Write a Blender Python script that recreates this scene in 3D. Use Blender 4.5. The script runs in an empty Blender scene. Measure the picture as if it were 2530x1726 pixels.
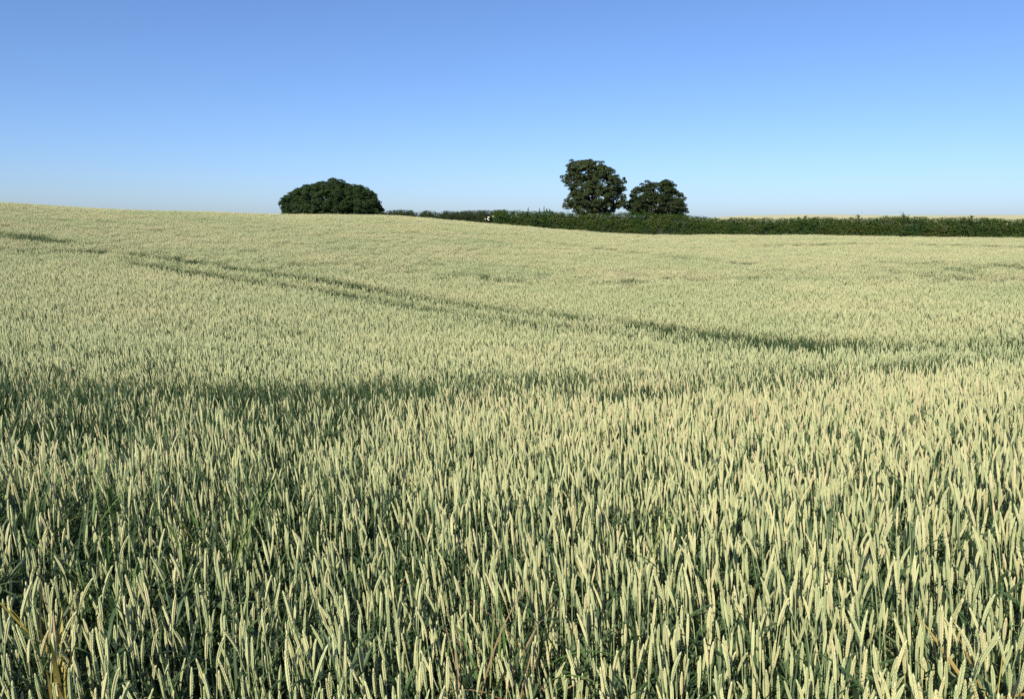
import bpy, math, random
import numpy as np
from mathutils import Vector, Matrix, Euler

SEED = 11
random.seed(SEED)
rng = np.random.default_rng(SEED)
scene = bpy.context.scene
COL = scene.collection
R = math.radians

# ------------------------------------------------------------------ camera
EYE = 1.65
FPX, CX, CY = 1986.0, 1265.0, 863.0          # focal length and centre in photograph pixels
PITCH = R(8.68)
cam_d = bpy.data.cameras.new('camera')
cam_d.sensor_fit = 'HORIZONTAL'
cam_d.sensor_width = 36.0
cam_d.lens = 36.0 * FPX / 2530.0
cam_d.clip_start = 0.05
cam_d.clip_end = 12000.0
cam = bpy.data.objects.new('camera', cam_d)
COL.objects.link(cam)
cam.location = (0, 0, EYE)
cam.rotation_euler = (R(90) - PITCH, 0, 0)
scene.camera = cam

# ------------------------------------------------------------------ sky and sun
SUN_EL, SUN_AZ = 37.0, 206.0     # azimuth clockwise from +Y (the way the camera looks): behind, to the left
world = bpy.data.worlds.new('World')
scene.world = world
world.use_nodes = True
wn = world.node_tree
bg = wn.nodes['Background']
sky = wn.nodes.new('ShaderNodeTexSky')
sky.sky_type = 'NISHITA'
sky.sun_disc = False
sky.sun_elevation = R(SUN_EL)
sky.sun_rotation = R(SUN_AZ)
sky.altitude = 0
sky.air_density = 0.85
sky.dust_density = 0.75
sky.ozone_density = 8.0
wb = wn.nodes.new('ShaderNodeMix'); wb.data_type = 'RGBA'; wb.blend_type = 'MULTIPLY'      # white balance of the whole sky
wb.inputs[0].default_value = 1.0
wn.links.new(sky.outputs[0], wb.inputs[6]); wb.inputs[7].default_value = (1.0, 0.96, 1.01, 1)
wn.links.new(wb.outputs[2], bg.inputs[0])
bg.inputs[1].default_value = 0.12
sun_d = bpy.data.lights.new('sun', 'SUN')
sun_d.energy = 5.0
sun_d.angle = R(0.53)
sun_d.color = (1.0, 0.93, 0.80)
sun = bpy.data.objects.new('sun', sun_d)
COL.objects.link(sun)
to_sun = Vector((math.sin(R(SUN_AZ)) * math.cos(R(SUN_EL)), math.cos(R(SUN_AZ)) * math.cos(R(SUN_EL)), math.sin(R(SUN_EL))))
sun.rotation_euler = to_sun.to_track_quat('Z', 'Y').to_euler()
sun.location = to_sun * 60
vs = scene.view_settings
vs.view_transform = 'Standard'
vs.look = 'None'
vs.exposure = 0.35
vs.gamma = 1.0
vs.use_curve_mapping = False
scene.cycles.max_bounces = 8
scene.cycles.diffuse_bounces = 4
scene.cycles.transmission_bounces = 4
scene.cycles.use_denoising = False

# ------------------------------------------------------------------ helpers
def ray(X, Y):
    xc, yc = (X - CX) / FPX, (CY - Y) / FPX
    d = np.array([xc, math.cos(PITCH) + yc * math.sin(PITCH), -math.sin(PITCH) + yc * math.cos(PITCH)])
    return d / math.hypot(d[0], d[1])        # horizontal length 1: multiply with a ground distance

def at(X, Y, r):
    d = ray(X, Y)
    return np.array([d[0] * r, d[1] * r, EYE + d[2] * r])

def tag(o, label=None, cat=None, group=None, kind=None):
    if label: o['label'] = label
    if cat: o['category'] = cat
    if group: o['group'] = group
    if kind: o['kind'] = kind
    return o

def empty(name, loc=(0, 0, 0)):
    o = bpy.data.objects.new(name, None)
    o.empty_display_size = 0.1
    o.location = loc
    COL.objects.link(o)
    return o

class MB:
    """collects vertices, faces, material slots and a tint per face"""
    def __init__(s):
        s.v, s.f, s.m, s.t = [], [], [], []
    def add(s, verts, faces, mat=0, tint=0.5):
        b = len(s.v)
        s.v.extend(verts)
        s.f.extend([tuple(i + b for i in q) for q in faces])
        s.m.extend([mat] * len(faces))
        s.t.extend([tint] * len(faces))
    def tube(s, pts, rads, sides=5, mat=0, tint=0.5, cap=True):
        pts = [Vector(p) for p in pts]
        vs_, fs = [], []
        for i, p in enumerate(pts):
            t = (pts[min(i + 1, len(pts) - 1)] - pts[max(i - 1, 0)]).normalized()
            a = Vector((1, 0, 0)) if abs(t.x) < .9 else Vector((0, 1, 0))
            u = t.cross(a).normalized(); w = t.cross(u)
            for k in range(sides):
                g = 2 * math.pi * k / sides
                vs_.append(tuple(p + (u * math.cos(g) + w * math.sin(g)) * rads[i]))
        for i in range(len(pts) - 1):
            for k in range(sides):
                k2 = (k + 1) % sides
                fs.append((i * sides + k, i * sides + k2, (i + 1) * sides + k2, (i + 1) * sides + k))
        if cap:
            fs.append(tuple(range((len(pts) - 1) * sides, len(pts) * sides)))
        s.add(vs_, fs, mat, tint)
    def mesh(s, name, mats, smooth=True):
        me = bpy.data.meshes.new(name)
        me.from_pydata(s.v, [], s.f)
        for m in mats: me.materials.append(m)
        me.polygons.foreach_set('material_index', s.m)
        me.polygons.foreach_set('use_smooth', [smooth] * len(s.f))
        a = me.attributes.new('tint', 'FLOAT', 'FACE')
        a.data.foreach_set('value', s.t)
        me.update()
        return me
    def obj(s, name, mats, parent=None, smooth=True):
        o = bpy.data.objects.new(name, s.mesh(name, mats, smooth))
        COL.objects.link(o)
        o.parent = parent
        return o

# ------------------------------------------------------------------ materials
def new_mat(name):
    m = bpy.data.materials.new(name)
    m.use_nodes = True
    nt = m.node_tree
    for n in list(nt.nodes): nt.nodes.remove(n)
    out = nt.nodes.new('ShaderNodeOutputMaterial')
    return m, nt, out

def ramp(nt, fac, stops):
    n = nt.nodes.new('ShaderNodeValToRGB')
    el = n.color_ramp.elements
    while len(el) < len(stops): el.new(0.5)
    for e, (p, c) in zip(el, stops):
        e.position = p; e.color = (*c, 1)
    nt.links.new(fac, n.inputs[0])
    return n.outputs[0]

def math_node(nt, op, a, b):
    n = nt.nodes.new('ShaderNodeMath'); n.operation = op
    for i, x in enumerate((a, b)):
        if isinstance(x, (int, float)): n.inputs[i].default_value = x
        else: nt.links.new(x, n.inputs[i])
    return n.outputs[0]

def leafy(name, stops, rough=0.5, translucent=0.25, loc_scale=0.35, w_loc=0.45, w_tint=0.45, w_rand=0.1, spec=0.3, coords='loc', tr_col=None):
    """plant tissue: colour runs over a ramp by place in the field, by stalk and by chance; some light passes through"""
    m, nt, out = new_mat(name)
    oi = nt.nodes.new('ShaderNodeObjectInfo')
    noise = nt.nodes.new('ShaderNodeTexNoise')
    noise.inputs['Scale'].default_value = loc_scale
    noise.inputs['Detail'].default_value = 3
    if coords == 'loc':
        nt.links.new(oi.outputs['Location'], noise.inputs['Vector'])
    else:
        g = nt.nodes.new('ShaderNodeNewGeometry')
        nt.links.new(g.outputs['Position'], noise.inputs['Vector'])
    at_ = nt.nodes.new('ShaderNodeAttribute'); at_.attribute_name = 'tint'
    a = math_node(nt, 'MULTIPLY', noise.outputs['Fac'], w_loc)
    b = math_node(nt, 'MULTIPLY', at_.outputs['Fac'], w_tint)
    c = math_node(nt, 'MULTIPLY', oi.outputs['Random'], w_rand)
    s = math_node(nt, 'ADD', math_node(nt, 'ADD', a, b), c)
    col = ramp(nt, s, stops)
    p = nt.nodes.new('ShaderNodeBsdfPrincipled')
    p.inputs['Roughness'].default_value = rough
    p.inputs['Specular IOR Level'].default_value = spec
    nt.links.new(col, p.inputs['Base Color'])
    if translucent > 0:
        t = nt.nodes.new('ShaderNodeBsdfTranslucent')
        if tr_col:
            t.inputs['Color'].default_value = (*tr_col, 1)
        else:
            nt.links.new(col, t.inputs['Color'])
        mx = nt.nodes.new('ShaderNodeMixShader')
        mx.inputs[0].default_value = translucent
        nt.links.new(p.outputs[0], mx.inputs[1]); nt.links.new(t.outputs[0], mx.inputs[2])
        nt.links.new(mx.outputs[0], out.inputs[0])
    else:
        nt.links.new(p.outputs[0], out.inputs[0])
    return m

M_EAR = leafy('wheat_ear', [(0.35, (0.37, 0.425, 0.205)), (0.70, (0.54, 0.56, 0.28)), (0.92, (0.63, 0.595, 0.31)), (1.0, (0.64, 0.54, 0.31))],
              rough=0.62, translucent=0.12, loc_scale=0.16, w_loc=0.95, w_tint=0.5)
M_STEM = leafy('wheat_stem', [(0.2, (0.20, 0.28, 0.13)), (0.55, (0.30, 0.35, 0.17)), (0.85, (0.42, 0.40, 0.20))], rough=0.5, translucent=0.0)
M_LEAF = leafy('wheat_leaf', [(0.2, (0.050, 0.095, 0.032)), (0.5, (0.075, 0.125, 0.047)), (0.68, (0.135, 0.19, 0.085)), (0.9, (0.34, 0.29, 0.11))],
               rough=0.5, translucent=0.3, spec=0.3)
M_TILLER = leafy('late_tiller', [(0.2, (0.030, 0.062, 0.020)), (0.6, (0.055, 0.095, 0.030)), (0.9, (0.09, 0.125, 0.045))], rough=0.5, translucent=0.25, spec=0.25)
M_WEED = leafy('weed_green', [(0.1, (0.06, 0.13, 0.03)), (0.6, (0.12, 0.20, 0.05)), (0.95, (0.22, 0.24, 0.07))], translucent=0.25, w_tint=0.7)
M_YELLOW = leafy('weed_yellow', [(0.1, (0.34, 0.30, 0.06)), (0.6, (0.42, 0.36, 0.08)), (0.95, (0.34, 0.24, 0.07))], translucent=0.2, w_tint=0.8)
M_BROWN = leafy('weed_brown', [(0.1, (0.16, 0.10, 0.05)), (0.9, (0.30, 0.20, 0.10))], translucent=0.1, w_tint=0.8)

def ground_mat():
    m, nt, out = new_mat('soil')
    g = nt.nodes.new('ShaderNodeNewGeometry')
    n1 = nt.nodes.new('ShaderNodeTexNoise'); n1.inputs['Scale'].default_value = 3.0; n1.inputs['Detail'].default_value = 8
    n2 = nt.nodes.new('ShaderNodeTexNoise'); n2.inputs['Scale'].default_value = 40.0; n2.inputs['Detail'].default_value = 4
    nt.links.new(g.outputs['Position'], n1.inputs['Vector']); nt.links.new(g.outputs['Position'], n2.inputs['Vector'])
    s = math_node(nt, 'ADD', math_node(nt, 'MULTIPLY', n1.outputs['Fac'], 0.6), math_node(nt, 'MULTIPLY', n2.outputs['Fac'], 0.4))
    col = ramp(nt, s, [(0.3, (0.075, 0.055, 0.038)), (0.5, (0.12, 0.09, 0.06)), (0.7, (0.17, 0.135, 0.09))])
    p = nt.nodes.new('ShaderNodeBsdfPrincipled'); p.inputs['Roughness'].default_value = 0.95
    b = nt.nodes.new('ShaderNodeBump'); b.inputs['Strength'].default_value = 0.7; b.inputs['Distance'].default_value = 0.03
    nt.links.new(s, b.inputs['Height']); nt.links.new(b.outputs[0], p.inputs['Normal'])
    nt.links.new(col, p.inputs['Base Color']); nt.links.new(p.outputs[0], out.inputs[0])
    return m
M_SOIL = ground_mat()

def crop_sheet_mat():
    m, nt, out = new_mat('far_crop')
    g = nt.nodes.new('ShaderNodeNewGeometry')
    n1 = nt.nodes.new('ShaderNodeTexNoise'); n1.inputs['Scale'].default_value = 0.09; n1.inputs['Detail'].default_value = 6
    nt.links.new(g.outputs['Position'], n1.inputs['Vector'])
    n2 = nt.nodes.new('ShaderNodeTexNoise'); n2.inputs['Scale'].default_value = 4.0; n2.inputs['Detail'].default_value = 3
    nt.links.new(g.outputs['Position'], n2.inputs['Vector'])
    s = math_node(nt, 'ADD', math_node(nt, 'MULTIPLY', n1.outputs['Fac'], 0.7), math_node(nt, 'MULTIPLY', n2.outputs['Fac'], 0.3))
    col = ramp(nt, s, [(0.3, (0.40, 0.39, 0.19)), (0.5, (0.49, 0.46, 0.24)), (0.7, (0.55, 0.50, 0.27))])
    p = nt.nodes.new('ShaderNodeBsdfPrincipled'); p.inputs['Roughness'].default_value = 0.9
    b = nt.nodes.new('ShaderNodeBump'); b.inputs['Strength'].default_value = 0.8; b.inputs['Distance'].default_value = 0.2
    nt.links.new(n2.outputs['Fac'], b.inputs['Height']); nt.links.new(b.outputs[0], p.inputs['Normal'])
    nt.links.new(col, p.inputs['Base Color']); nt.links.new(p.outputs[0], out.inputs[0])
    return m
M_FARCROP = crop_sheet_mat()

def bark_mat():
    m, nt, out = new_mat('bark')
    g = nt.nodes.new('ShaderNodeNewGeometry')
    n1 = nt.nodes.new('ShaderNodeTexNoise'); n1.inputs['Scale'].default_value = 6.0; n1.inputs['Detail'].default_value = 6
    nt.links.new(g.outputs['Position'], n1.inputs['Vector'])
    col = ramp(nt, n1.outputs['Fac'], [(0.3, (0.035, 0.028, 0.02)), (0.7, (0.11, 0.085, 0.06))])
    p = nt.nodes.new('ShaderNodeBsdfPrincipled'); p.inputs['Roughness'].default_value = 0.9
    nt.links.new(col, p.inputs['Base Color']); nt.links.new(p.outputs[0], out.inputs[0])
    return m
M_BARK = bark_mat()
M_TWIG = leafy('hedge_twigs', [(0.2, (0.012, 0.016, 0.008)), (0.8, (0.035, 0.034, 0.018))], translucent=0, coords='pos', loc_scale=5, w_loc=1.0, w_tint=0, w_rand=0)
kw = dict(coords='pos', rough=0.7, spec=0.1)
M_DOME = leafy('dome_tree_leaf', [(0.2, (0.018, 0.036, 0.012)), (0.5, (0.028, 0.052, 0.017)), (0.8, (0.045, 0.068, 0.02))], translucent=0.12, loc_scale=0.5, **kw)
M_TALL = leafy('tall_tree_leaf', [(0.2, (0.030, 0.048, 0.019)), (0.5, (0.047, 0.067, 0.024)), (0.8, (0.078, 0.088, 0.030))], translucent=0.15, loc_scale=0.6, **kw)
M_ROUND = leafy('round_tree_leaf', [(0.2, (0.020, 0.034, 0.013)), (0.5, (0.030, 0.047, 0.017)), (0.8, (0.048, 0.058, 0.022))], translucent=0.12, loc_scale=0.6, **kw)
M_HEDGE = leafy('hedge_leaf', [(0.2, (0.020, 0.050, 0.010)), (0.45, (0.034, 0.074, 0.014)), (0.62, (0.066, 0.100, 0.018)), (0.8, (0.080, 0.080, 0.024)), (0.95, (0.10, 0.10, 0.03))],
                translucent=0.15, loc_scale=0.45, w_loc=0.75, w_tint=0.3, w_rand=0.0, **kw)
M_FARHEDGE = leafy('far_hedge_leaf', [(0.2, (0.018, 0.036, 0.013)), (0.5, (0.032, 0.052, 0.018)), (0.8, (0.055, 0.058, 0.024))], translucent=0.1, loc_scale=0.4, **kw)
M_BLOSSOM = leafy('blossom', [(0.1, (0.70, 0.68, 0.52)), (0.9, (0.80, 0.79, 0.70))], translucent=0.15, **kw)

# ------------------------------------------------------------------ terrain
CROP = 0.61          # height of the canopy above the soil
ctrl = []            # (photo x, photo y of the canopy, ground distance)
near = [(1726, 1.66), (1250, 2.95), (1050, 4.5), (950, 6.5)]
cols = {
    -500: near + [(850, 10.8), (700, 19.5), (620, 30), (545, 44), (500, 59), (480, 72), (500, 100), (545, 160), (560, 300)],
    0:    near + [(850, 11.2), (700, 21.6), (620, 33), (562, 45), (522, 59), (503, 72), (512, 100), (545, 160), (560, 300)],
    500:  near + [(850, 11.6), (700, 23), (640, 32), (590, 44), (546, 60), (525, 74), (533, 100), (550, 160), (560, 300)],
    950:  near + [(850, 12), (700, 26), (650, 34.5), (600, 46), (562, 61), (535, 80), (538, 110), (555, 170), (560, 300)],
    1300: near + [(850, 12.4), (780, 18), (700, 29), (640, 42), (590, 61), (561, 84), (557, 110), (560, 170), (560, 300)],
    1600: near + [(850, 12.8), (780, 18.6), (700, 30), (640, 44.5), (605, 63), (581, 86), (568, 115), (555, 180), (556, 300)],
    1780: near + [(850, 12.8), (780, 18.6), (700, 30), (640, 45), (606, 64), (582, 86), (570, 115), (548, 190), (536, 270), (548, 400)],
    2000: near + [(850, 12.8), (780, 18.6), (700, 30), (640, 46), (607, 65), (582, 86), (570, 115), (545, 190), (530, 270), (545, 400)],
    2530: near + [(850, 12.4), (780, 18), (700, 30), (640, 48), (612, 67), (590, 85), (575, 115), (545, 190), (531, 270), (545, 400)],
    3000: near + [(850, 12.4), (780, 18), (700, 30), (645, 48), (615, 67), (597, 85), (580, 115), (548, 190), (538, 270), (545, 400)],
}
P, Z = [], []
def uv_of(x, y):
    r = np.maximum(np.hypot(x, y), 1.3)
    return np.arctan2(x, y) / 0.28, np.log(r)
for X, prof in cols.items():
    for Y, r in prof:
        p = at(X, Y, r)
        P.append(uv_of(p[0], p[1])); Z.append(p[2] - CROP)
    for r, z in ((900, -6), (3000, -25)):
        p = at(X, 560, r)
        P.append(uv_of(p[0], p[1])); Z.append(z)
P = np.array([[float(a), float(b)] for a, b in P]); Z = np.array(Z)
def kern(d2):
    return 0.5 * d2 * np.log(d2 + 1e-9)
n_ = len(P)
K = kern(((P[:, None] - P[None]) ** 2).sum(-1)) + np.eye(n_) * 0.002
A = np.zeros((n_ + 3, n_ + 3))
A[:n_, :n_] = K; A[:n_, n_] = 1; A[:n_, n_ + 1:] = P
A[n_:, :n_] = A[:n_, n_:].T
W = np.linalg.solve(A, np.concatenate([Z, np.zeros(3)]))
AZMAX = R(48)
def _z(u, v):
    q = np.stack([u, v], -1)
    out = np.empty(len(q))
    for i in range(0, len(q), 20000):
        c = q[i:i + 20000]
        out[i:i + 20000] = kern(((c[:, None] - P[None]) ** 2).sum(-1)) @ W[:n_] + W[n_] + c @ W[n_ + 1:]
    return out
def ground_z(x, y):
    x = np.atleast_1d(np.asarray(x, float)); y = np.atleast_1d(np.asarray(y, float))
    az = np.arctan2(x, y); v = np.log(np.clip(np.hypot(x, y), 1.6, 3500))
    a = np.clip(az, -AZMAX, AZMAX)
    z = _z(a / 0.28, v)
    t = np.clip((np.abs(az) - AZMAX) / (math.pi - AZMAX), 0, 1)
    back = np.clip(-(np.exp(v) - 1.6) * 0.004, -20, 0)
    z = z * (1 - t) + back * t
    return z
def gz(x, y): return float(ground_z(x, y)[0])

def canopy_hit(X, Y, h=CROP):
    """where the line of sight through a photograph pixel meets the canopy"""
    d = ray(X, Y)
    rr = np.exp(np.linspace(math.log(1.2), math.log(140), 500))
    f = EYE + d[2] * rr - (ground_z(d[0] * rr, d[1] * rr) + h)
    i = np.argmax(f < 0) if (f < 0).any() else int(np.argmin(np.abs(f)))
    if i > 0 and f[i] < 0 < f[i - 1]:
        t = f[i - 1] / (f[i - 1] - f[i]); r = rr[i - 1] + (rr[i] - rr[i - 1]) * t
    else: r = rr[i]
    return np.array([d[0] * r, d[1] * r])

# ground: one sheet to the horizon
rads = np.concatenate([[0.02], np.exp(np.linspace(math.log(0.6), math.log(4000), 120))])
azs = np.linspace(-math.pi, math.pi, 241)[:-1]
gx = (rads[:, None] * np.sin(azs)[None]).ravel(); gy = (rads[:, None] * np.cos(azs)[None]).ravel()
gzv = ground_z(gx, gy)
na = len(azs)
faces = [(i * na + k, (i + 1) * na + k, (i + 1) * na + (k + 1) % na, i * na + (k + 1) % na) for i in range(len(rads) - 1) for k in range(na)]
faces.append(tuple(range(na)))
me = bpy.data.meshes.new('ground')
me.from_pydata(list(zip(gx, gy, gzv)), [], faces)
me.materials.append(M_SOIL)
me.polygons.foreach_set('use_smooth', [True] * len(faces))
me.update()
if me.polygons[0].normal.z < 0: me.flip_normals()
ground = bpy.data.objects.new('ground', me); COL.objects.link(ground)
tag(ground, 'brown soil under the wheat rising towards the skyline', 'ground', kind='structure')

# pale crop of the next field, seen as a strip above the hedge
azr = np.linspace(R(10), R(44), 60); rr_ = np.linspace(150, 420, 40)
fx = (rr_[:, None] * np.sin(azr)[None]).ravel(); fy = (rr_[:, None] * np.cos(azr)[None]).ravel()
fz = ground_z(fx, fy)
nn = len(fx); na2 = len(azr)
top = list(zip(fx, fy, fz + CROP)); bot = list(zip(fx, fy, fz - 0.2))
fcs = [(i * na2 + k, (i + 1) * na2 + k, (i + 1) * na2 + k + 1, i * na2 + k + 1) for i in range(len(rr_) - 1) for k in range(na2 - 1)]
border = [k for k in range(na2)] + [i * na2 + na2 - 1 for i in range(1, len(rr_))] + [(len(rr_) - 1) * na2 + k for k in range(na2 - 2, -1, -1)] + [i * na2 for i in range(len(rr_) - 2, 0, -1)]
fcs += [(border[i], border[(i + 1) % len(border)], border[(i + 1) % len(border)] + nn, border[i] + nn) for i in range(len(border))]
me = bpy.data.meshes.new('distant_field'); me.from_pydata(top + bot, [], fcs); me.materials.append(M_FARCROP)
me.polygons.foreach_set('use_smooth', [True] * len(fcs)); me.update()
o = bpy.data.objects.new('distant_field', me); COL.objects.link(o)
tag(o, 'pale straw coloured field beyond the long hedge', 'field', kind='structure')

# ------------------------------------------------------------------ foliage tools
def leaf_mesh(name, pts, nrm, size, mat, parent, tint=None, aspect=0.62):
    """many small leaf-shaped faces (two triangles folded along the rib)"""
    n = len(pts)
    pts = np.asarray(pts, float)
    nr = nrm + rng.normal(0, 0.5, (n, 3)); nr /= np.linalg.norm(nr, axis=1)[:, None] + 1e-9
    a = rng.normal(0, 1, (n, 3)); a -= (a * nr).sum(1)[:, None] * nr; a /= np.linalg.norm(a, axis=1)[:, None] + 1e-9
    b = np.cross(nr, a)
    s = (size * rng.uniform(0.65, 1.35, n))[:, None]
    fold = nr * s * 0.16
    v = np.empty((n, 4, 3))
    v[:, 0] = pts - a * s * 0.5
    v[:, 1] = pts + b * s * 0.5 * aspect + fold
    v[:, 2] = pts + a * s * 0.5
    v[:, 3] = pts - b * s * 0.5 * aspect + fold
    me = bpy.data.meshes.new(name)
    me.vertices.add(n * 4); me.vertices.foreach_set('co', v.ravel())
    idx = np.arange(n)[:, None] * 4
    tri = np.concatenate([idx + np.array([0, 1, 2]), idx + np.array([0, 2, 3])], 1).ravel()
    me.loops.add(n * 6); me.loops.foreach_set('vertex_index', tri.astype(np.int32))
    me.polygons.add(n * 2); me.polygons.foreach_set('loop_start', (np.arange(n * 2) * 3).astype(np.int32))
    me.polygons.foreach_set('loop_total', np.full(n * 2, 3, np.int32))
    me.materials.append(mat)
    t = rng.uniform(0, 1, n) if tint is None else tint
    at_ = me.attributes.new('tint', 'FLOAT', 'FACE'); at_.data.foreach_set('value', np.repeat(t, 2).astype(np.float32))
    me.update(calc_edges=True)
    o = bpy.data.objects.new(name, me); COL.objects.link(o); o.parent = parent
    return o

def sphere_pts(n):
    p = rng.normal(0, 1, (n, 3))
    return p / np.linalg.norm(p, axis=1)[:, None]

def make_tree(name, label, mat, r, base_X, lobes, leaf, clumps_per_m2, leaves_per_clump, clump_r, trunk_r, trunk_top, skirt=None, group=None, depth=1.0):
    """lobes: (photo x, photo y, half width px, half height px, depth offset m) at ground distance r; real sizes follow"""
    px = r / FPX
    d = ray(base_X, 540)
    bx, by = d[0] * r, d[1] * r
    bz = gz(bx, by)
    root = empty(name, (bx, by, bz))
    tag(root, label, 'tree', group)
    right = np.array([d[1], -d[0], 0.0]); fwd = np.array([d[0], d[1], 0.0])
    pts, nrm, tin = [], [], []
    Ls = []
    for (X, Y, hw, hh, off) in lobes:
        c = at(X, Y, r) - np.array([bx, by, bz]) + fwd * off
        c = right * (c @ right) + fwd * off + np.array([0, 0, c[2]])
        Ls.append((c, hw * px, hh * px))
    for c, a, b in Ls:
        area = 4 * math.pi * ((a * a + 2 * a * b) / 3)
        n = max(4, int(area * clumps_per_m2))
        u = sphere_pts(n)
        rad = rng.uniform(0.66, 0.96, n) + np.where(rng.uniform(0, 1, n) < .14, rng.uniform(0, .22, n), 0)
        rel = right[None] * (u[:, :1] * a) + fwd[None] * (u[:, 1:2] * a * depth) + np.array([0, 0, 1.0])[None] * (u[:, 2:] * b)
        cc = c + rel * rad[:, None]
        out = right[None] * (u[:, :1]) + fwd[None] * (u[:, 1:2]) + np.array([0, 0, 1.0])[None] * (u[:, 2:])
        keep = cc[:, 2] > 0.25
        for c2, a2, b2 in Ls:
            q = cc - c2
            e = ((q @ right) / a2) ** 2 + ((q @ fwd) / (a2 * depth)) ** 2 + (q[:, 2] / b2) ** 2
            keep &= ~((e < 0.22) & (c2 is not c))
        cc, out = cc[keep], out[keep]
        for ci, oi in zip(cc, out):          # each bough: a flattened shell of leaves, fuller above and outside
            rb = clump_r * rng.uniform(.55, 1.25)
            k = int(leaves_per_clump * (rb / clump_r) ** 1.6) + 6
            w = sphere_pts(k) + (oi * .35 + np.array([0, 0, .35]))
            w /= np.linalg.norm(w, axis=1)[:, None]
            g = w * rb * np.array([1, 1, .62]) * rng.uniform(.55, 1.05, (k, 1))
            pts.append(ci + g)
            nrm.append(w * 1.1 + np.array([0, 0, .35]))
            tin.append(np.clip(rng.uniform(0.1, 0.9) + rng.normal(0, 0.12, k), 0, 1))
    pts = np.concatenate(pts); nrm = np.concatenate(nrm); tin = np.concatenate(tin)
    k = pts[:, 2] > 0.1
    crown = leaf_mesh('crown', pts[k], nrm[k], leaf, mat, root, tin[k])
    # trunk and limbs
    mb = MB()
    th = trunk_top
    path = [(0.12 * math.sin(i * 1.3) * i / 6, 0.1 * math.cos(i * 1.7) * i / 6, -0.3 + (th + 0.3) * i / 6) for i in range(7)]
    mb.tube(path, [trunk_r * (1.5 if i == 0 else 1.0 - 0.6 * i / 6) for i in range(7)], 8)
    trunk = mb.obj('trunk', [M_BARK], root)
    for i, (c, a, b) in enumerate(Ls):
        s = Vector(path[min(6, 2 + i % 4)])
        e = Vector(c)
        m1 = s.lerp(e, 0.5) + Vector((0, 0, 0.12 * (e - s).length))
        lb = MB()
        lb.tube([s, s.lerp(m1, .5), m1, m1.lerp(e, .5), e], [trunk_r * f for f in (0.42, .34, .26, .18, .08)], 6)
        for q in range(4):
            u = Vector(sphere_pts(1)[0]); u.z = abs(u.z)
            e2 = e + Vector((u.x * a, u.y * a, u.z * b)) * 0.8
            lb.tube([m1.lerp(e, .5), e.lerp(e2, .4), e2], [trunk_r * f for f in (0.16, .1, .03)], 4)
        lb.obj('limb', [M_BARK], trunk)
    return root

# three trees on the skyline
make_tree('domed_tree', 'wide low dark green domed tree on the skyline, its crown reaching the wheat', M_DOME, 124, 815,
          [(826, 487, 58, 40, 0), (780, 497, 58, 40, -1.0), (742, 503, 44, 32, 0.5), (722, 517, 26, 30, 0), (862, 495, 48, 36, 0.5),
           (893, 500, 36, 34, -0.6), (915, 518, 28, 36, 0), (933, 531, 14, 26, 0.3), (828, 455, 20, 10, 0), (803, 460, 19, 12, .4), (777, 471, 18, 13, -.3), (750, 478, 17, 11, .3), (730, 480, 14, 11, 0), (713, 490, 11, 12, .2), (704, 507, 10, 14, 0),
           (855, 465, 16, 11, 0), (882, 468, 16, 11, .4), (903, 477, 13, 12, 0), (920, 493, 11, 13, .2), (936, 515, 9, 13, 0), (800, 520, 70, 40, -2.6), (870, 525, 60, 38, -2.2), (750, 525, 42, 34, -1.8), (708, 530, 14, 20, 0)],
          0.20, 1.9, 85, 0.52, 0.42, 3.5, group='trees on the skyline')
make_tree('tall_tree', 'tallest tree of the skyline, narrow ragged crown with sky showing through its edges', M_TALL, 98, 1468,
          [(1452, 424, 44, 22, 0), (1422, 412, 20, 13, .4), (1448, 407, 22, 10, -.3), (1474, 409, 20, 12, .2), (1496, 424, 16, 13, -.4), (1404, 418, 7, 7, 0), (1506, 422, 6, 5, 0), (1538, 446, 9, 6, 0), (1541, 470, 8, 7, .3), (1432, 430, 28, 18, .4), (1480, 430, 28, 20, -.4), (1420, 445, 28, 20, 0), (1490, 455, 46, 30, -.3), (1440, 468, 38, 30, .2),
           (1470, 490, 50, 32, -.6), (1520, 462, 22, 20, .3), (1524, 490, 24, 26, .2), (1415, 492, 17, 17, 0), (1450, 513, 34, 22, -.4), (1492, 513, 28, 20, .3), (1403, 508, 12, 9, .2), (1400, 437, 11, 6, 0), (1536, 508, 11, 11, 0)],
          0.16, 3.3, 58, 0.33, 0.28, 5.2, group='trees on the skyline')
make_tree('round_tree', 'smaller rounded dark tree beside the tallest tree, behind the hedge', M_ROUND, 101, 1620,
          [(1625, 478, 40, 29, 0), (1590, 488, 34, 28, .3), (1650, 470, 20, 22, -.2), (1664, 494, 26, 28, .2), (1612, 505, 48, 28, -.8), (1655, 515, 36, 26, -.5), (1575, 508, 26, 24, .2), (1606, 456, 10, 8, 0), (1645, 454, 12, 8, 0), (1680, 524, 14, 14, 0)],
          0.16, 3.8, 66, 0.34, 0.30, 3.6, group='trees on the skyline')

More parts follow.
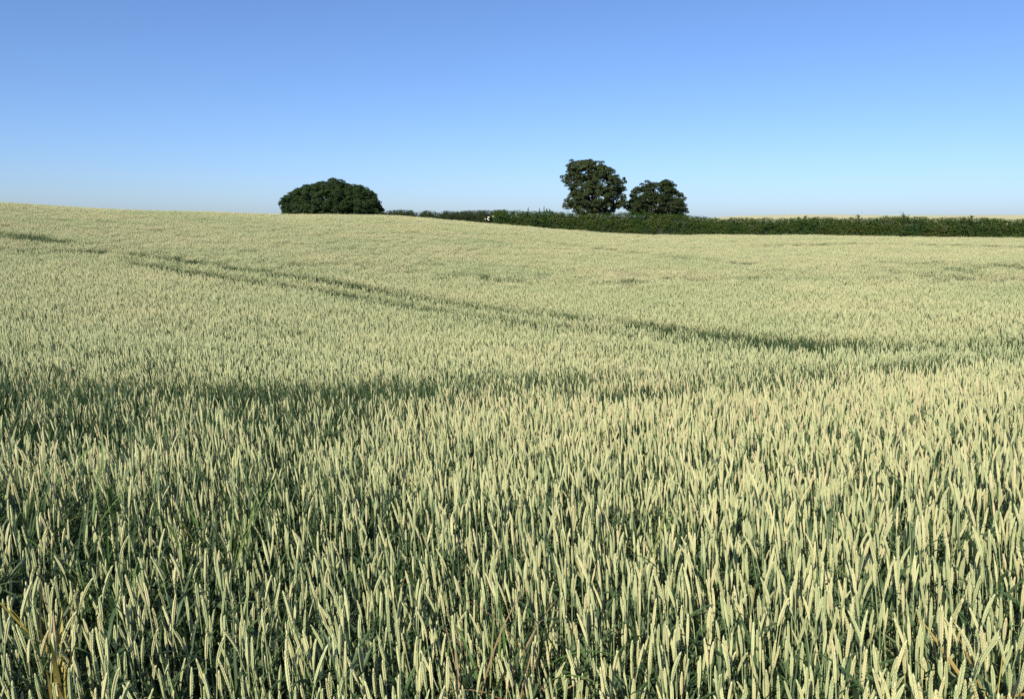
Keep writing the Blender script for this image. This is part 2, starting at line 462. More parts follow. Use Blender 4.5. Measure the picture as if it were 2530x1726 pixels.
# ------------------------------------------------------------------ hedges
def hedge(name, label, mat, stations, width, dens, leaf, group=None, bumps=0.08, core_in=0.24, cat='hedge'):
    """stations: (photo x, photo y of the top, ground distance)"""
    pts = []
    for X, Y, r in stations:
        p = at(X, Y, r); pts.append((p[0], p[1], p[2]))
    pts = np.array(pts)
    seg = np.hypot(np.diff(pts[:, 0]), np.diff(pts[:, 1])); s = np.concatenate([[0], np.cumsum(seg)])
    L = s[-1]
    o0 = np.array([pts[0, 0], pts[0, 1], gz(pts[0, 0], pts[0, 1])])
    root = empty(name, o0)
    tag(root, label, cat, group)
    def frame(t):
        x = np.interp(t, s, pts[:, 0]); y = np.interp(t, s, pts[:, 1]); top_ = np.interp(t, s, pts[:, 2])
        e = 0.5
        dx = np.interp(t + e, s, pts[:, 0]) - np.interp(t - e, s, pts[:, 0]); dy = np.interp(t + e, s, pts[:, 1]) - np.interp(t - e, s, pts[:, 1])
        l = np.hypot(dx, dy) + 1e-9
        return x, y, top_, dy / l, -dx / l
    ph = rng.uniform(0, 6, 12)
    def wob(t):
        return bumps * (np.sin(t * .9 + ph[0]) * .5 + np.sin(t * 2.1 + ph[1]) * .4 + np.sin(t * 3.7 + ph[2]) * .45 + np.sin(t * 7.3 + ph[3]) * .3)
    per = 2 * 2.4 + width
    n = int(L * per * dens)
    k = 9
    nc = n // k
    t = rng.uniform(-0.3, L + 0.3, nc)
    x, y, tp, nx, ny = frame(t)
    g = ground_z(x, y)
    h = tp - g + wob(t)
    # superellipse cross-section
    ang = rng.uniform(-0.15, math.pi + 0.15, nc)
    ca, sa = np.cos(ang), np.sin(ang)
    cw = np.sign(ca) * np.abs(ca) ** 0.55 * width / 2 * (1 + 0.25 * np.sin(t * 1.7 + ph[5]))
    ch = np.sign(sa) * np.abs(sa) ** 0.55
    zz = np.where(ch > 0, 0.5 * h + ch * 0.5 * h, 0.5 * h + ch * 0.5 * h)
    low = rng.uniform(0, 1, nc) < 0.55      # sides down to the ground
    zz = np.where(low, rng.uniform(0.03, 0.75, nc) * h, zz); cw = np.where(low, np.sign(ca) * width / 2 * rng.uniform(.85, 1.1, nc), cw)
    c = np.stack([x + nx * cw, y + ny * cw, g + zz], -1) - o0
    outn = np.stack([nx * np.sign(ca) * (1 - np.abs(ch) * .6), ny * np.sign(ca) * (1 - np.abs(ch) * .6), 0.35 + np.clip(ch, 0, 1)], -1)
    pp = (c[:, None] + np.clip(rng.normal(0, 0.13, (nc, k, 3)), -.22, .22)).reshape(-1, 3)
    nn_ = np.repeat(outn, k, 0)
    tt = np.clip(np.repeat(rng.uniform(0.1, 0.9, nc), k) + rng.normal(0, .12, nc * k), 0, 1)
    leaf_mesh('foliage', pp, nn_, leaf, mat, root, tt)
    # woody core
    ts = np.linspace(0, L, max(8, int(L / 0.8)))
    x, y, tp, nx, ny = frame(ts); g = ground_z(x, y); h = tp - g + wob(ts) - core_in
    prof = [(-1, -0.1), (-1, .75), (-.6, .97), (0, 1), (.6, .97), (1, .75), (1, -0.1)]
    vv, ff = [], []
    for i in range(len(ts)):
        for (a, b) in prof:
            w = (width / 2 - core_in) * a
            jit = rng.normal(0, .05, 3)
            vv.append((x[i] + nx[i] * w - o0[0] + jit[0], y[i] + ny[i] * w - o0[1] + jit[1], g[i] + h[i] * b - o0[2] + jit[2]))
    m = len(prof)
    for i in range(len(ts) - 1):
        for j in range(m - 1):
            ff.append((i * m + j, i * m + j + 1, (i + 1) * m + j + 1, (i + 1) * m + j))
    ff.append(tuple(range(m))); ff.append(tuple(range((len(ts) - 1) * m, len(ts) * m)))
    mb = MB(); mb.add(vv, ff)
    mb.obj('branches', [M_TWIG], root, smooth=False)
    return root, o0

hedge_root, hedge_o = hedge('field_hedge', 'long clipped green hedge along the far side of the wheat', M_HEDGE,
      [(1222, 526, 90), (1250, 524, 90), (1300, 525, 90), (1360, 527, 90.5), (1420, 531, 91), (1500, 532, 91.5), (1560, 530, 92), (1620, 532, 92), (1700, 536, 92),
       (1780, 544, 92), (1860, 544, 92), (1960, 543, 92), (2060, 543, 92), (2160, 543, 92), (2230, 540, 92), (2330, 543, 92), (2420, 544, 92), (2530, 547, 92), (2700, 545, 93), (2850, 546, 95)],
      1.9, 300, 0.13)
# upright shoots standing out of the hedge
for X, Y0, Y1, w in ((1305, 513, 528, .16), (1333, 514, 528, .12), (1344, 509, 528, .09), (1351, 515, 528, .1), (1358, 516, 528, .12), (1560, 517, 533, .7), (1590, 520, 534, .8), (1245, 519, 526, .5), (1990, 534, 540, .3), (2120, 533, 540, .5), (2232, 532, 539, .6), (2400, 535, 541, .4)):
    a = at(X, Y1, 90.8) - hedge_o; b = at(X, Y0, 90.8) - hedge_o
    n = int(30 + 120 * w)
    t = rng.uniform(0, 1, n) ** 0.8
    p = a[None] * (1 - t[:, None]) + b[None] * t[:, None] + rng.normal(0, 1, (n, 3)) * (w * (1.05 - t[:, None])) * 0.5
    leaf_mesh('foliage', p, np.tile(np.array([0, 0, .4]), (n, 1)), 0.13, M_HEDGE, hedge_root, rng.uniform(.2, .8, n))

hedge('distant_hedge', 'low dark bumpy hedge on the skyline between the domed tree and the long hedge', M_FARHEDGE,
      [(940, 528, 112), (958, 526, 112), (975, 522, 112), (1000, 522, 112), (1018, 524, 112), (1028, 531, 112), (1040, 527, 111), (1052, 524, 111), (1068, 525, 111), (1080, 533, 110), (1092, 529, 109), (1102, 524, 109), (1118, 527, 108),
       (1140, 527, 107), (1150, 524, 106), (1180, 524, 104), (1200, 523, 103), (1207, 526, 102), (1218, 522, 101), (1240, 523, 100)], 2.0, 230, 0.13, bumps=0.05)

# blossoming bush in the gap at the hedge's end
def blossom_bush():
    r = 91.5
    d = ray(1207, 540); bx, by = d[0] * r, d[1] * r; bz = gz(bx, by)
    root = empty('blossom_bush', (bx, by, bz))
    tag(root, 'dark bush with bright cream blossom sprays at the end of the long hedge', 'bush')
    o = np.array([bx, by, bz])
    c = at(1208, 536, r) - o
    n = 2600
    u = sphere_pts(n)
    p = c + u * np.array([.75, .6, c[2] * 0.45]) * rng.uniform(.6, 1.0, (n, 1)) - np.array([0, 0, c[2] * .3])
    p = p[p[:, 2] > 0.05]
    leaf_mesh('foliage', p, np.tile(np.array([0, -.3, .6]), (len(p), 1)), 0.15, M_FARHEDGE, root)
    mb = MB()
    for q in range(6):
        g = q * 1.05
        mb.tube([(0.05 * math.cos(g), .05 * math.sin(g), -.1), (.2 * math.cos(g), .2 * math.sin(g), c[2] * .4), (.45 * math.cos(g), .4 * math.sin(g), c[2] * .9)], [.04, .03, .01], 5)
    mb.obj('stem', [M_BARK], root)
    for X, Y, w, h in ((1207.5, 537, 3.2, 2.8), (1205, 541, 2.2, 2.6), (1208, 544, 2.0, 1.6), (1218, 534.5, 2.8, 2.4), (1219, 537, 1.4, 1.8), (1198.7, 541.5, 1.2, 1.8)):
        b = at(X, Y, r - .85) - o
        m = 60
        u = sphere_pts(m) * rng.uniform(.3, 1, (m, 1))
        leaf_mesh('blossom_spray', b + u * np.array([w * .8 * r / FPX, .12, h * .8 * r / FPX]), np.tile(np.array([0, -1, .6]), (m, 1)), 0.06, M_BLOSSOM, root, aspect=.9)
blossom_bush()

# ------------------------------------------------------------------ wheat
def blade(mb, base, yaw, length, width, rise, droop, mat, tint, seg=6, twist=0.0):
    """arching leaf blade with a shallow fold along the rib"""
    vs_, fs = [], []
    p = Vector(base); ang = rise
    for i in range(seg + 1):
        t = i / seg
        w = width * (min(1, 0.45 + t * 2.2) if t < .3 else (1 - ((t - .3) / .7) ** 1.8)) + 0.0004
        side = Vector((-math.sin(yaw + twist * t), math.cos(yaw + twist * t), 0.25 * math.sin(twist * t * 2)))
        fold = Vector((0, 0, w * 0.25))
        vs_ += [tuple(p - side * w / 2 + fold), tuple(p), tuple(p + side * w / 2 + fold)]
        step = length / seg
        p = p + Vector((math.cos(yaw) * math.cos(ang), math.sin(yaw) * math.cos(ang), math.sin(ang))) * step
        ang -= droop / seg * (0.5 + t)
    for i in range(seg):
        a = i * 3
        fs += [(a, a + 1, a + 4, a + 3), (a + 1, a + 2, a + 5, a + 4)]
    mb.add(vs_, fs, mat, tint)

def floret(mb, c, axis, out, length, w, mat, tint, sides=5):
    axis = axis.normalized(); s = axis.cross(out).normalized(); o = s.cross(axis).normalized()
    prof = [(-.5, .25), (-.2, .9), (.12, 1.0), (.38, .6)]
    vs_, fs = [], []
    for (t, rr) in prof:
        for k in range(sides):
            g = 2 * math.pi * k / sides
            vs_.append(tuple(c + axis * (t * length) + (s * math.cos(g) + o * math.sin(g)) * (w * .5 * rr)))
    tip = len(vs_); vs_.append(tuple(c + axis * (length * .62) + o * w * .12))
    n = len(prof)
    for i in range(n - 1):
        for k in range(sides):
            k2 = (k + 1) % sides
            fs.append((i * sides + k, i * sides + k2, (i + 1) * sides + k2, (i + 1) * sides + k))
    for k in range(sides):
        fs.append(((n - 1) * sides + k, (n - 1) * sides + (k + 1) % sides, tip))
    mb.add(vs_, fs, mat, tint)

def spine(h, ear, lean, yaw, nod=0.0):
    """stem path, then ear path: a slight bow that leans more towards the top"""
    def P_(t):
        b = lean * (t / h) ** 2.2 * h
        k = max(0.0, t - h + .03)
        b += nod * k * k * 9
        return Vector((math.cos(yaw) * b, math.sin(yaw) * b, t - nod * k * k * 4))
    return P_

def stalk_parts(rnd, level):
    """returns {'stem','ear','leaf':[..]} as MB objects. level 0 near, 1 middle, 2 far"""
    h = rnd.uniform(0.50, 0.58); ear = rnd.uniform(0.050, 0.079)
    lean = rnd.uniform(0.0, 0.10); yaw = rnd.uniform(0, 6.28)
    Pp = spine(h, ear, lean, yaw, rnd.choice((0, 0, 0, .04, .08, .16)))
    tint = rnd.random()
    stem, earm, leaves = MB(), MB(), []
    ns, sd = ((7, 5), (4, 3), (2, 3))[level]
    rs = 0.0016 if level < 2 else 0.002
    stem.tube([Pp(h * i / ns) for i in range(ns + 1)], [rs * (1.25 - .4 * i / ns) for i in range(ns + 1)], sd, 0, tint, cap=False)
    spin = rnd.uniform(0, 6.28)
    if level == 0:
        rows = rnd.randint(9, 11)
        for i in range(rows * 2):
            t = h - 0.004 + ear * (i + .5) / (rows * 2)
            c = Pp(t); ax = (Pp(t + .01) - Pp(t - .01)).normalized()
            g = spin + (math.pi if i % 2 else 0)
            out = Vector((math.cos(g), math.sin(g), 0)); tan = Vector((-math.sin(g), math.cos(g), 0))
            fr = i / (rows * 2 - 1)
            sz = (0.72 + .5 * math.sin(min(1, fr * 1.6 + .12) * 1.9)) * (1.0 if fr < .75 else 1.0 - (fr - .75) * 1.5)
            for sgn in (-1, 1):
                floret(earm, c + out * .0013 * sz + tan * (sgn * .0011 * sz) + ax * .002, ax + out * .20 + tan * sgn * .14, out + tan * sgn * .5,
                       .0096 * sz, .0030 * sz, 0, min(1, max(0, tint + rnd.uniform(-.18, .18))))
        floret(earm, Pp(h + ear), Pp(h + ear + .01) - Pp(h + ear), Vector((1, 0.1, 0)), .012, .005, 0, tint)
    else:
        rings, sd = ((9, 6), (3, 4))[level - 1]
        vs_, fs = [], []
        for i in range(rings):
            fr = i / (rings - 1)
            t = h + ear * fr
            wv = .0043 * (1.0 if level == 1 else 1.12) * (min(1, .55 + fr * 2.5) if fr < .7 else max(.18, 1 - ((fr - .7) / .3) ** 2 * .8))
            c = Pp(t)
            for k in range(sd):
                g = spin + 2 * math.pi * k / sd
                bmp = 1 + (.22 if (k + i) % 2 else -.18) * (level == 1)
                vs_.append((c.x + math.cos(g) * wv * bmp, c.y + math.sin(g) * wv * bmp * .9, c.z))
        for i in range(rings - 1):
            for k in range(sd):
                k2 = (k + 1) % sd
                fs.append((i * sd + k, i * sd + k2, (i + 1) * sd + k2, (i + 1) * sd + k))
        fs.append(tuple(range((rings - 1) * sd, rings * sd)))
        earm.add(vs_, fs, 0, tint)
    nl = (3, 2, 1)[level]
    for j in range(nl):
        fr = (0.80, 0.60, 0.36)[j] + rnd.uniform(-.08, .06)
        mb = MB()
        dead = rnd.random() < (.04, .10, .45)[j]
        blade(mb, Pp(h * fr), rnd.uniform(0, 6.28), rnd.uniform(.11, .19), rnd.uniform(.008, .0135) * (1, 1, 1.4)[level], rnd.uniform(.7, 1.35), rnd.uniform(.5, 2.6), 0,
              1.0 if dead else rnd.uniform(.0, .75), seg=(7, 4, 2)[level], twist=rnd.uniform(-1, 1))
        leaves.append(mb)
    return stem, earm, leaves

def merged(parts, dst, off=(0, 0, 0), rot=None, tint_shift=0.0):
    stem, earm, leaves = parts
    for mb, slot in [(stem, 1), (earm, 0)] + [(l, 2) for l in leaves]:
        vs_ = [Vector(v) for v in mb.v]
        if rot is not None: vs_ = [rot @ v for v in vs_]
        b = len(dst.v)
        dst.v.extend([(v.x + off[0], v.y + off[1], v.z + off[2]) for v in vs_])
        dst.f.extend([tuple(i + b for i in f) for f in mb.f])
        dst.m.extend([slot] * len(mb.f)); dst.t.extend([min(1, max(0, t + tint_shift)) for t in mb.t])

rnd = random.Random(5)
NV, NT, NP = 20, 10, 8
TUFT_N, PATCH = 7, 0.6
near_parts = [stalk_parts(rnd, 0) for _ in range(NV)]
mid_parts = [stalk_parts(rnd, 1) for _ in range(16)]
far_parts = [stalk_parts(rnd, 2) for _ in range(16)]
WM = [M_EAR, M_STEM, M_LEAF, M_TILLER]
proto_col = bpy.data.collections.new('wheat_kinds')        # not linked to the scene: only feeds the crop's instances
def lean_rot(sd, wind=0.10):
    tx, ty = -wind + rnd.gauss(0, sd), rnd.gauss(0, sd)
    return Matrix.Rotation(tx, 4, 'Y') @ Matrix.Rotation(-ty, 4, 'X')
def proto(name, mb):
    o = bpy.data.objects.new(name, mb.mesh(name, WM)); proto_col.objects.link(o)
for i in range(NV):
    mb = MB(); merged(near_parts[i], mb); proto('a_stalk_%02d' % i, mb)
for i in range(NT):
    mb = MB()
    for k in range(TUFT_N):
        merged(rnd.choice(mid_parts), mb, (rnd.uniform(-.065, .065), rnd.uniform(-.065, .065), rnd.gauss(-.03, .045)), lean_rot(.065, .0) @ Matrix.Rotation(rnd.uniform(0, 6.28), 4, 'Z'), rnd.uniform(-.2, .2))
    proto('b_tuft_%02d' % i, mb)
for i in range(NP):
    mb = MB()
    n = 195
    for k in range(n):
        merged(rnd.choice(far_parts), mb, (rnd.uniform(-.5, .5) * PATCH * 1.12, rnd.uniform(-.5, .5) * PATCH * 1.12, rnd.gauss(-.03, .05)), lean_rot(.09, .0) @ Matrix.Rotation(rnd.uniform(0, 6.28), 4, 'Z'), rnd.uniform(-.25, .25))
    proto('c_patch_%02d' % i, mb)

def tiller(mb, rnd, off, level, hgt):
    """leafy late shoot without an ear: what stands in the wheel tracks"""
    for j in range((6, 5, 3)[level]):
        blade(mb, (off[0] + rnd.uniform(-.012, .012), off[1] + rnd.uniform(-.012, .012), off[2] + hgt * rnd.uniform(.0, .5)), rnd.uniform(0, 6.28), hgt * rnd.uniform(.55, .9),
              rnd.uniform(.008, .012) * (1, 1.1, 1.7)[level], rnd.uniform(1.0, 1.5), rnd.uniform(.1, 1.0), 3, rnd.random(), seg=(6, 4, 2)[level], twist=rnd.uniform(-1, 1))
NG = 4
for i in range(NG):
    mb = MB(); tiller(mb, rnd, (0, 0, 0), 0, .46); proto('d_tiller_%02d' % i, mb)
for i in range(NG):
    mb = MB()
    for k in range(7): tiller(mb, rnd, (rnd.uniform(-.07, .07), rnd.uniform(-.07, .07), 0), 1, .46 * rnd.uniform(.75, 1.1))
    proto('e_tillers_%02d' % i, mb)
for i in range(NG):
    mb = MB()
    for k in range(120): tiller(mb, rnd, (rnd.uniform(-.32, .32), rnd.uniform(-.32, .32), 0), 2, .46 * rnd.uniform(.7, 1.1))
    proto('f_tillers_%02d' % i, mb)

# tramlines and thin places, followed on the photograph and laid onto the field
S = 2530 / 2323.0
def track(pts, width, strength):
    w = [canopy_hit(x * S, y * S, 0.46) for x, y in pts]
    return np.array(w), width, strength
TRACKS = [
    track([(-60, 528), (0, 537), (60, 545), (130, 556)], 1.8, .9),
    track([(20, 573), (110, 577), (270, 579), (350, 587), (440, 601), (600, 625), (760, 648), (900, 672)], 1.0, 1.9),
    track([(900, 672), (1000, 689), (1150, 712), (1300, 731), (1450, 747), (1650, 773), (1900, 796)], .84, 2.2),
    track([(300, 602), (340, 609), (480, 632), (600, 648), (740, 669), (900, 697)], .9, 1.9),
    track([(900, 697), (1000, 714), (1230, 748), (1500, 778), (1700, 801), (1860, 815)], .62, 1.5),
    track([(2380, 834), (2150, 846), (2000, 862), (1850, 872), (1650, 872), (1430, 882), (1250, 892)], .7, 1.0),
    track([(1250, 892), (1150, 897), (800, 905), (520, 908), (250, 905), (-60, 915)], .9, .75),
    track([(2380, 800), (2180, 800), (1950, 806), (1750, 797)], 1.0, 1.1),
    track([(1900, 893), (1700, 902), (1480, 925), (1250, 938), (900, 955), (640, 968), (400, 990), (100, 1005)], .5, .8),
    track([(1100, 535), (1350, 565), (1500, 585), (1700, 606)], 1.2, .5),
    track([(1720, 562), (1950, 557), (2150, 560), (2380, 566)], 2.2, .6),
    track([(1950, 600), (2150, 605), (2380, 612)], 1.8, .45),
]
def blob(x, y, rx, strength):
    return canopy_hit(x * S, y * S, 0.42), rx, strength
BLOBS = [blob(60, 915, 1.6, .6), blob(300, 930, 1.0, .45), blob(150, 965, 1.0, .6), blob(600, 950, 1.0, .6), blob(450, 965, .8, .5), blob(750, 945, .8, .5), blob(900, 930, .8, .55), blob(560, 985, .5, .6), blob(1100, 925, .7, .5), blob(1300, 905, .7, .5), blob(1000, 912, .6, .4), blob(150, 1065, .30, .6), blob(330, 1075, .22, .5),
         blob(170, 1240, .26, .75), blob(60, 1270, .16, .6), blob(500, 1170, .20, .55), blob(740, 1050, .28, .6), blob(1500, 1280, .10, .4), blob(2280, 620, 5, .35), blob(2200, 640, 4, .3),
         blob(1080, 1420, .09, .5), blob(2300, 1500, .10, .5), blob(1450, 1240, .12, .45), blob(1560, 895, .5, .35), blob(1750, 890, .5, .35), blob(240, 842, .45, .5), blob(700, 1390, .07, .4)]

def vnoise(x, y, sc, seed):
    r_ = np.random.default_rng(seed); tab = r_.uniform(0, 1, (64, 64))
    u, v = x * sc, y * sc
    i, j = np.floor(u).astype(int), np.floor(v).astype(int)
    f, g = u - i, v - j
    f, g = f * f * (3 - 2 * f), g * g * (3 - 2 * g)
    T = lambda a, b: tab[a % 64, b % 64]
    return (T(i, j) * (1 - f) + T(i + 1, j) * f) * (1 - g) + (T(i, j + 1) * (1 - f) + T(i + 1, j + 1) * f) * g

def thinness(x, y):
    """0 = full crop, 1 = bare wheel track"""
    th = np.zeros(len(x))
    brk = 0.65 + 0.7 * vnoise(x, y, .9, 3)
    for pts, w, s in TRACKS:
        d = np.full(len(x), 1e9)
        for a, b in zip(pts[:-1], pts[1:]):
            ab = b - a; l2 = (ab ** 2).sum() + 1e-9
            t = np.clip(((x - a[0]) * ab[0] + (y - a[1]) * ab[1]) / l2, 0, 1)
            d = np.minimum(d, np.hypot(x - a[0] - ab[0] * t, y - a[1] - ab[1] * t))
        th = np.maximum(th, s * np.clip(brk, 0, 1.15) * np.clip((1.2 - d / (w * .5)) * 4, 0, 1))
    r = np.hypot(x, y); az = np.arctan2(x, y)
    patch = np.clip((.6 * vnoise(x, y, 1.1, 31) + .4 * vnoise(x, y, 3.1, 32) - .58) * 5, 0, .48) * np.clip(1.5 - r / 11, 0, 1) * np.clip((r - 1.5) / 1.5, .35, 1) * np.clip(.75 - az * 1.1, .3, 1)
    th = np.maximum(th, patch)
    for c, rx, s in BLOBS:
        q = np.hypot(x - c[0], y - c[1]) / rx
        th = np.maximum(th, s * np.clip(1.4 - q, 0, 1))
    return np.clip(th, 0, 1)

def in_field(x, y):
    r = np.hypot(x, y); az = np.arctan2(x, y)
    Xp = CX + FPX * np.tan(np.clip(az, -1.2, 1.2))
    lim = np.interp(Xp, [-3000, 500, 950, 1210, 1300, 1700, 2530, 4000], [100, 100, 96, 88, 87, 88.5, 88.5, 90])
    return r < lim

def scatter(r0, r1, az_lim, cell, jitter=.5):
    x0, x1 = -r1 * math.sin(az_lim), r1 * math.sin(az_lim)
    xs = np.arange(x0, x1, cell); ys = np.arange(.4, r1, cell)
    X_, Y_ = np.meshgrid(xs, ys); X_ = X_.ravel(); Y_ = Y_.ravel()
    X_ = X_ + rng.uniform(-jitter, jitter, len(X_)) * cell; Y_ = Y_ + rng.uniform(-jitter, jitter, len(Y_)) * cell
    r = np.hypot(X_, Y_); az = np.abs(np.arctan2(X_, Y_))
    edge = np.random.default_rng(77).uniform(-1, 1, len(r)) * .16 * r
    k = (r + edge >= r0) & (r + edge < r1) & (az < az_lim + .25 * np.exp(-r / 4)) & in_field(X_, Y_)
    return X_[k], Y_[k]

def lay(x, y, base, nvar, wind, sd, height_sd, min_scale=.55, level=0):
    th = thinness(x, y)
    green = rng.uniform(0, 1, len(x)) < th * .94
    keep = ~green | (rng.uniform(0, 1, len(x)) < np.where(th > .9, .55, .6))
    x, y, th, green = x[keep], y[keep], th[keep], green[keep]
    n = len(x)
    z = ground_z(x, y)
    big = vnoise(x, y, .55, 9) - .5; mid = vnoise(x, y, 2.3, 10) - .5
    sc = 1.0 + .10 * big + .09 * mid + rng.normal(0, height_sd, n)
    sc *= np.where(green, 1.16 - .08 * th, 1 - .2 * th)
    sc = np.clip(sc, min_scale, 1.15)
    gust = vnoise(x, y, .8, 21)
    tx = -(wind * (.5 + gust)) + rng.normal(0, sd, n); ty = rng.normal(0.0, sd, n)
    phi = rng.uniform(0, 2 * math.pi, n)
    # R = Ry(tx) Rx(-ty) Rz(phi) -> euler XYZ
    cx, sx = np.cos(-ty), np.sin(-ty); cy, sy = np.cos(tx), np.sin(tx); cz, sz = np.cos(phi), np.sin(phi)
    r00 = cy * cz + sy * sx * sz; r10 = cx * sz; r20 = -sy * cz + cy * sx * sz
    r21 = sy * sz + cy * sx * cz; r22 = cy * cx
    e = np.stack([np.arctan2(r21, r22), -np.arcsin(np.clip(r20, -1, 1)), np.arctan2(r10, r00)], -1)
    v = np.where(green, NV + NT + NP + level * NG + rng.integers(0, NG, n), base + rng.integers(0, nvar, n))
    return np.stack([x, y, z], -1), e, sc, v

# near stalks, middle tufts, far patches
x, y = scatter(0.85, 7.5, R(46), .0365)
nearP, nearE, nearS, nearV = lay(x, y, 0, NV, .055, .065, .08)
x, y = scatter(7.5, 30, R(41), .113)
midP, midE, midS, midV = lay(x, y, NV, NT, .065, .05, .065, level=1)
x, y = scatter(30, 101, R(39), PATCH * .93, .25)
farP, farE, farS, farV = lay(x, y, NV + NT, NP, .04, .02, .045, .4, level=2)

# the 300 stalks whose ears show largest become objects of their own
tipz = nearP[:, 2] + .58 * nearS
tip = np.stack([nearP[:, 0] - .08 * nearS, nearP[:, 1], tipz - EYE], -1)
dep = tip[:, 1] * math.cos(PITCH) - tip[:, 2] * math.sin(PITCH)
upc = tip[:, 1] * math.sin(PITCH) + tip[:, 2] * math.cos(PITCH)
sxp = CX + FPX * tip[:, 0] / dep; syp = CY - FPX * upc / dep
inside = (nearV < NV) & (dep > .3) & (sxp > 8) & (sxp < 2522) & (syp > 0) & (syp < 1690)
order = np.argsort(np.where(inside, dep, 1e9))[:300]
single = np.zeros(len(nearP), bool); single[order] = True

part_mesh = []
for i in range(NV):
    stem, earm, leaves = near_parts[i]
    part_mesh.append((earm.mesh('ear', [M_EAR]), stem.mesh('stem', [M_STEM]), [l.mesh('leaf', [M_LEAF]) for l in leaves]))
for i in order:
    o = bpy.data.objects.new('wheat_stalk', None); o.empty_display_size = .05
    o.location = nearP[i]; o.rotation_euler = nearE[i]; o.scale = [nearS[i]] * 3
    COL.objects.link(o)
    tag(o, 'plump pale yellow-green wheat ear on its thin stalk in the nearest rows', 'wheat', 'nearest wheat stalks along the bottom edge')
    e, s_, ls = part_mesh[nearV[i]]
    for nm, me_ in [('ear', e), ('stem', s_)] + [('leaf', l) for l in ls]:
        c = bpy.data.objects.new(nm, me_); COL.objects.link(c); c.parent = o

restP = np.concatenate([nearP[~single], midP, farP]); restE = np.concatenate([nearE[~single], midE, farE])
restS = np.concatenate([nearS[~single], midS, farS]); restV = np.concatenate([nearV[~single], midV, farV])
print('stalks', len(nearP), 'tufts', len(midP), 'patches', len(farP))
me = bpy.data.meshes.new('wheat_crop')
me.vertices.add(len(restP)); me.vertices.foreach_set('co', restP.ravel().astype(np.float32))
a = me.attributes.new('turn', 'FLOAT_VECTOR', 'POINT'); a.data.foreach_set('vector', restE.ravel().astype(np.float32))
a = me.attributes.new('size', 'FLOAT', 'POINT'); a.data.foreach_set('value', restS.astype(np.float32))
a = me.attributes.new('pick', 'INT', 'POINT'); a.data.foreach_set('value', restV.astype(np.int32))
crop = bpy.data.objects.new('wheat_crop', me); COL.objects.link(crop)
tag(crop, 'dense pale green-gold wheat covering the whole rolling field', 'wheat crop', kind='stuff')
ng = bpy.data.node_groups.new('sow_wheat', 'GeometryNodeTree')
ng.interface.new_socket('Geometry', in_out='INPUT', socket_type='NodeSocketGeometry')
ng.interface.new_socket('Geometry', in_out='OUTPUT', socket_type='NodeSocketGeometry')
N = ng.nodes
gi, go = N.new('NodeGroupInput'), N.new('NodeGroupOutput')
ci = N.new('GeometryNodeCollectionInfo'); ci.inputs['Collection'].default_value = proto_col
ci.inputs['Separate Children'].default_value = True; ci.inputs['Reset Children'].default_value = True
iop = N.new('GeometryNodeInstanceOnPoints'); iop.inputs['Pick Instance'].default_value = True
def named(nm, dt):
    n = N.new('GeometryNodeInputNamedAttribute'); n.data_type = dt; n.inputs['Name'].default_value = nm
    return n.outputs['Attribute']
e2r = N.new('FunctionNodeEulerToRotation')
ng.links.new(named('turn', 'FLOAT_VECTOR'), e2r.inputs[0])
ng.links.new(e2r.outputs[0], iop.inputs['Rotation'])
ng.links.new(named('size', 'FLOAT'), iop.inputs['Scale'])
ng.links.new(named('pick', 'INT'), iop.inputs['Instance Index'])
ng.links.new(gi.outputs[0], iop.inputs['Points']); ng.links.new(ci.outputs[0], iop.inputs['Instance'])
ng.links.new(iop.outputs[0], go.inputs[0])
md = crop.modifiers.new('sow', 'NODES'); md.node_group = ng

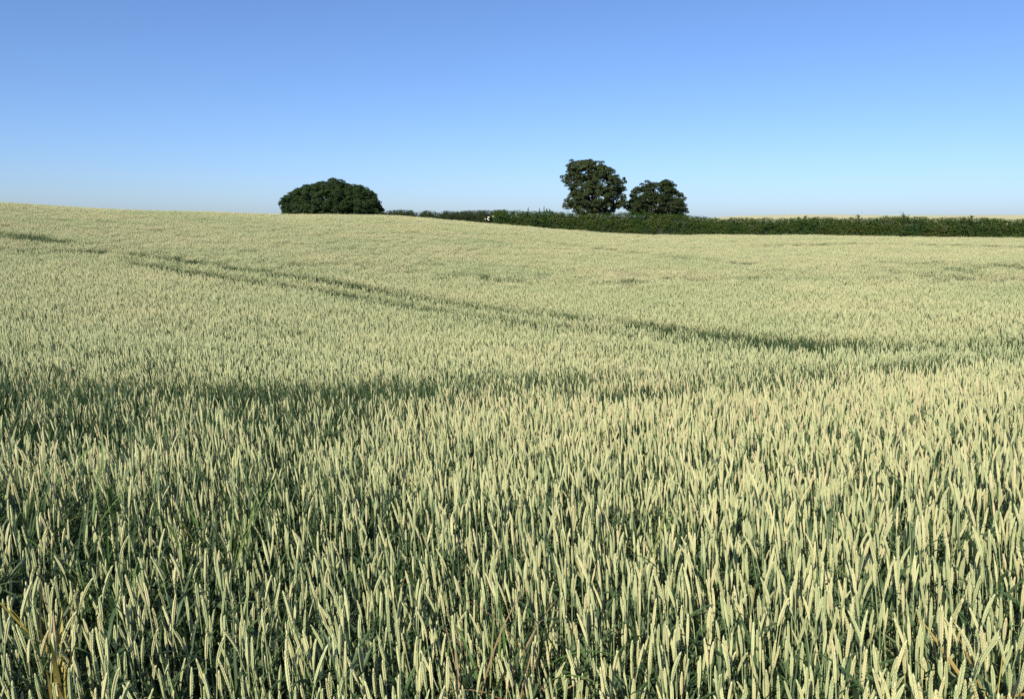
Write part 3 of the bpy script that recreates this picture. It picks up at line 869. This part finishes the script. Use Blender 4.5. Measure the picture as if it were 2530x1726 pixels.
# ------------------------------------------------------------------ weeds among the wheat
def weed(name, label, cat, X, Y, hgt, blades, mats, spread=.05, width=.008, upright=1.2, droop=1.3, length=None, stems=2):
    p = canopy_hit(X, Y, hgt)
    root = empty(name, (p[0], p[1], gz(p[0], p[1])))
    tag(root, label, cat)
    for k in range(stems):
        mb = MB(); g = rnd.uniform(0, 6.28)
        dx, dy = rnd.uniform(-spread, spread), rnd.uniform(-spread, spread)
        mb.tube([(0, 0, -.02), (dx * .4, dy * .4, hgt * .5), (dx, dy, hgt * rnd.uniform(.9, 1.04))], [.003, .0022, .001], 5)
        mb.obj('stem', [mats[-1]], root)
    for k in range(blades):
        mb = MB()
        z0 = hgt * rnd.uniform(.25, .82)
        blade(mb, (rnd.uniform(-spread, spread), rnd.uniform(-spread, spread), z0), rnd.uniform(0, 6.28), (length or hgt * .45) * rnd.uniform(.7, 1.2), width * rnd.uniform(.6, 1.3),
              upright + rnd.uniform(-.35, .25), droop * rnd.uniform(.4, 1.3), 0, rnd.random(), seg=7, twist=rnd.uniform(-1, 1))
        mb.obj('blade', [rnd.choice(mats)], root)
    return root
weed('yellow_weed', 'withered yellow weed among the wheat at the bottom left corner', 'weed', 112, 1500, .62, 18, [M_YELLOW], .022, .010, 1.45, .35, .24)
weed('yellow_weed', 'yellow and brown weed cut by the bottom edge, below the withered yellow one', 'weed', 145, 1665, .58, 18, [M_YELLOW, M_YELLOW, M_BROWN], .022, .010, 1.45, .4, .22)
weed('grass_tuft', 'tangled olive grass tuft among the ears near the bottom middle', 'grass tuft', 1215, 1560, .64, 44, [M_WEED, M_WEED, M_BROWN], .12, .006, 1.0, 1.8, .3, 4)
weed('grass_tuft', 'green grass tuft beside the dark gap in the left foreground', 'grass tuft', 250, 1380, .58, 40, [M_WEED], .13, .008, 1.1, 1.5, .28, 3)
weed('grass_tuft', 'bright green grass blades standing in the wheat left of centre', 'grass tuft', 505, 1250, .66, 44, [M_WEED], .16, .009, 1.25, 1.0, .28, 3)
weed('grass_tuft', 'low green grass patch at the left edge, halfway up the near field', 'grass tuft', 150, 1160, .64, 44, [M_WEED], .24, .009, 1.2, 1.2, .28, 3)
weed('grass_tuft', 'green grass clump in the right foreground under the leaning ears', 'grass tuft', 1660, 1290, .64, 36, [M_WEED], .14, .008, 1.2, 1.2, .26, 2)
weed('tall_weed', 'single thin dark stem standing above the ears in the left middle field', 'weed', 437, 838, .92, 3, [M_BROWN], .02, .006, 1.3, .5, .12, 1)
weed('bent_straw', 'yellow bent straw lying across the ears at the bottom right', 'straw', 2465, 1590, .64, 5, [M_YELLOW], .03, .008, .5, .4, .26, 1)
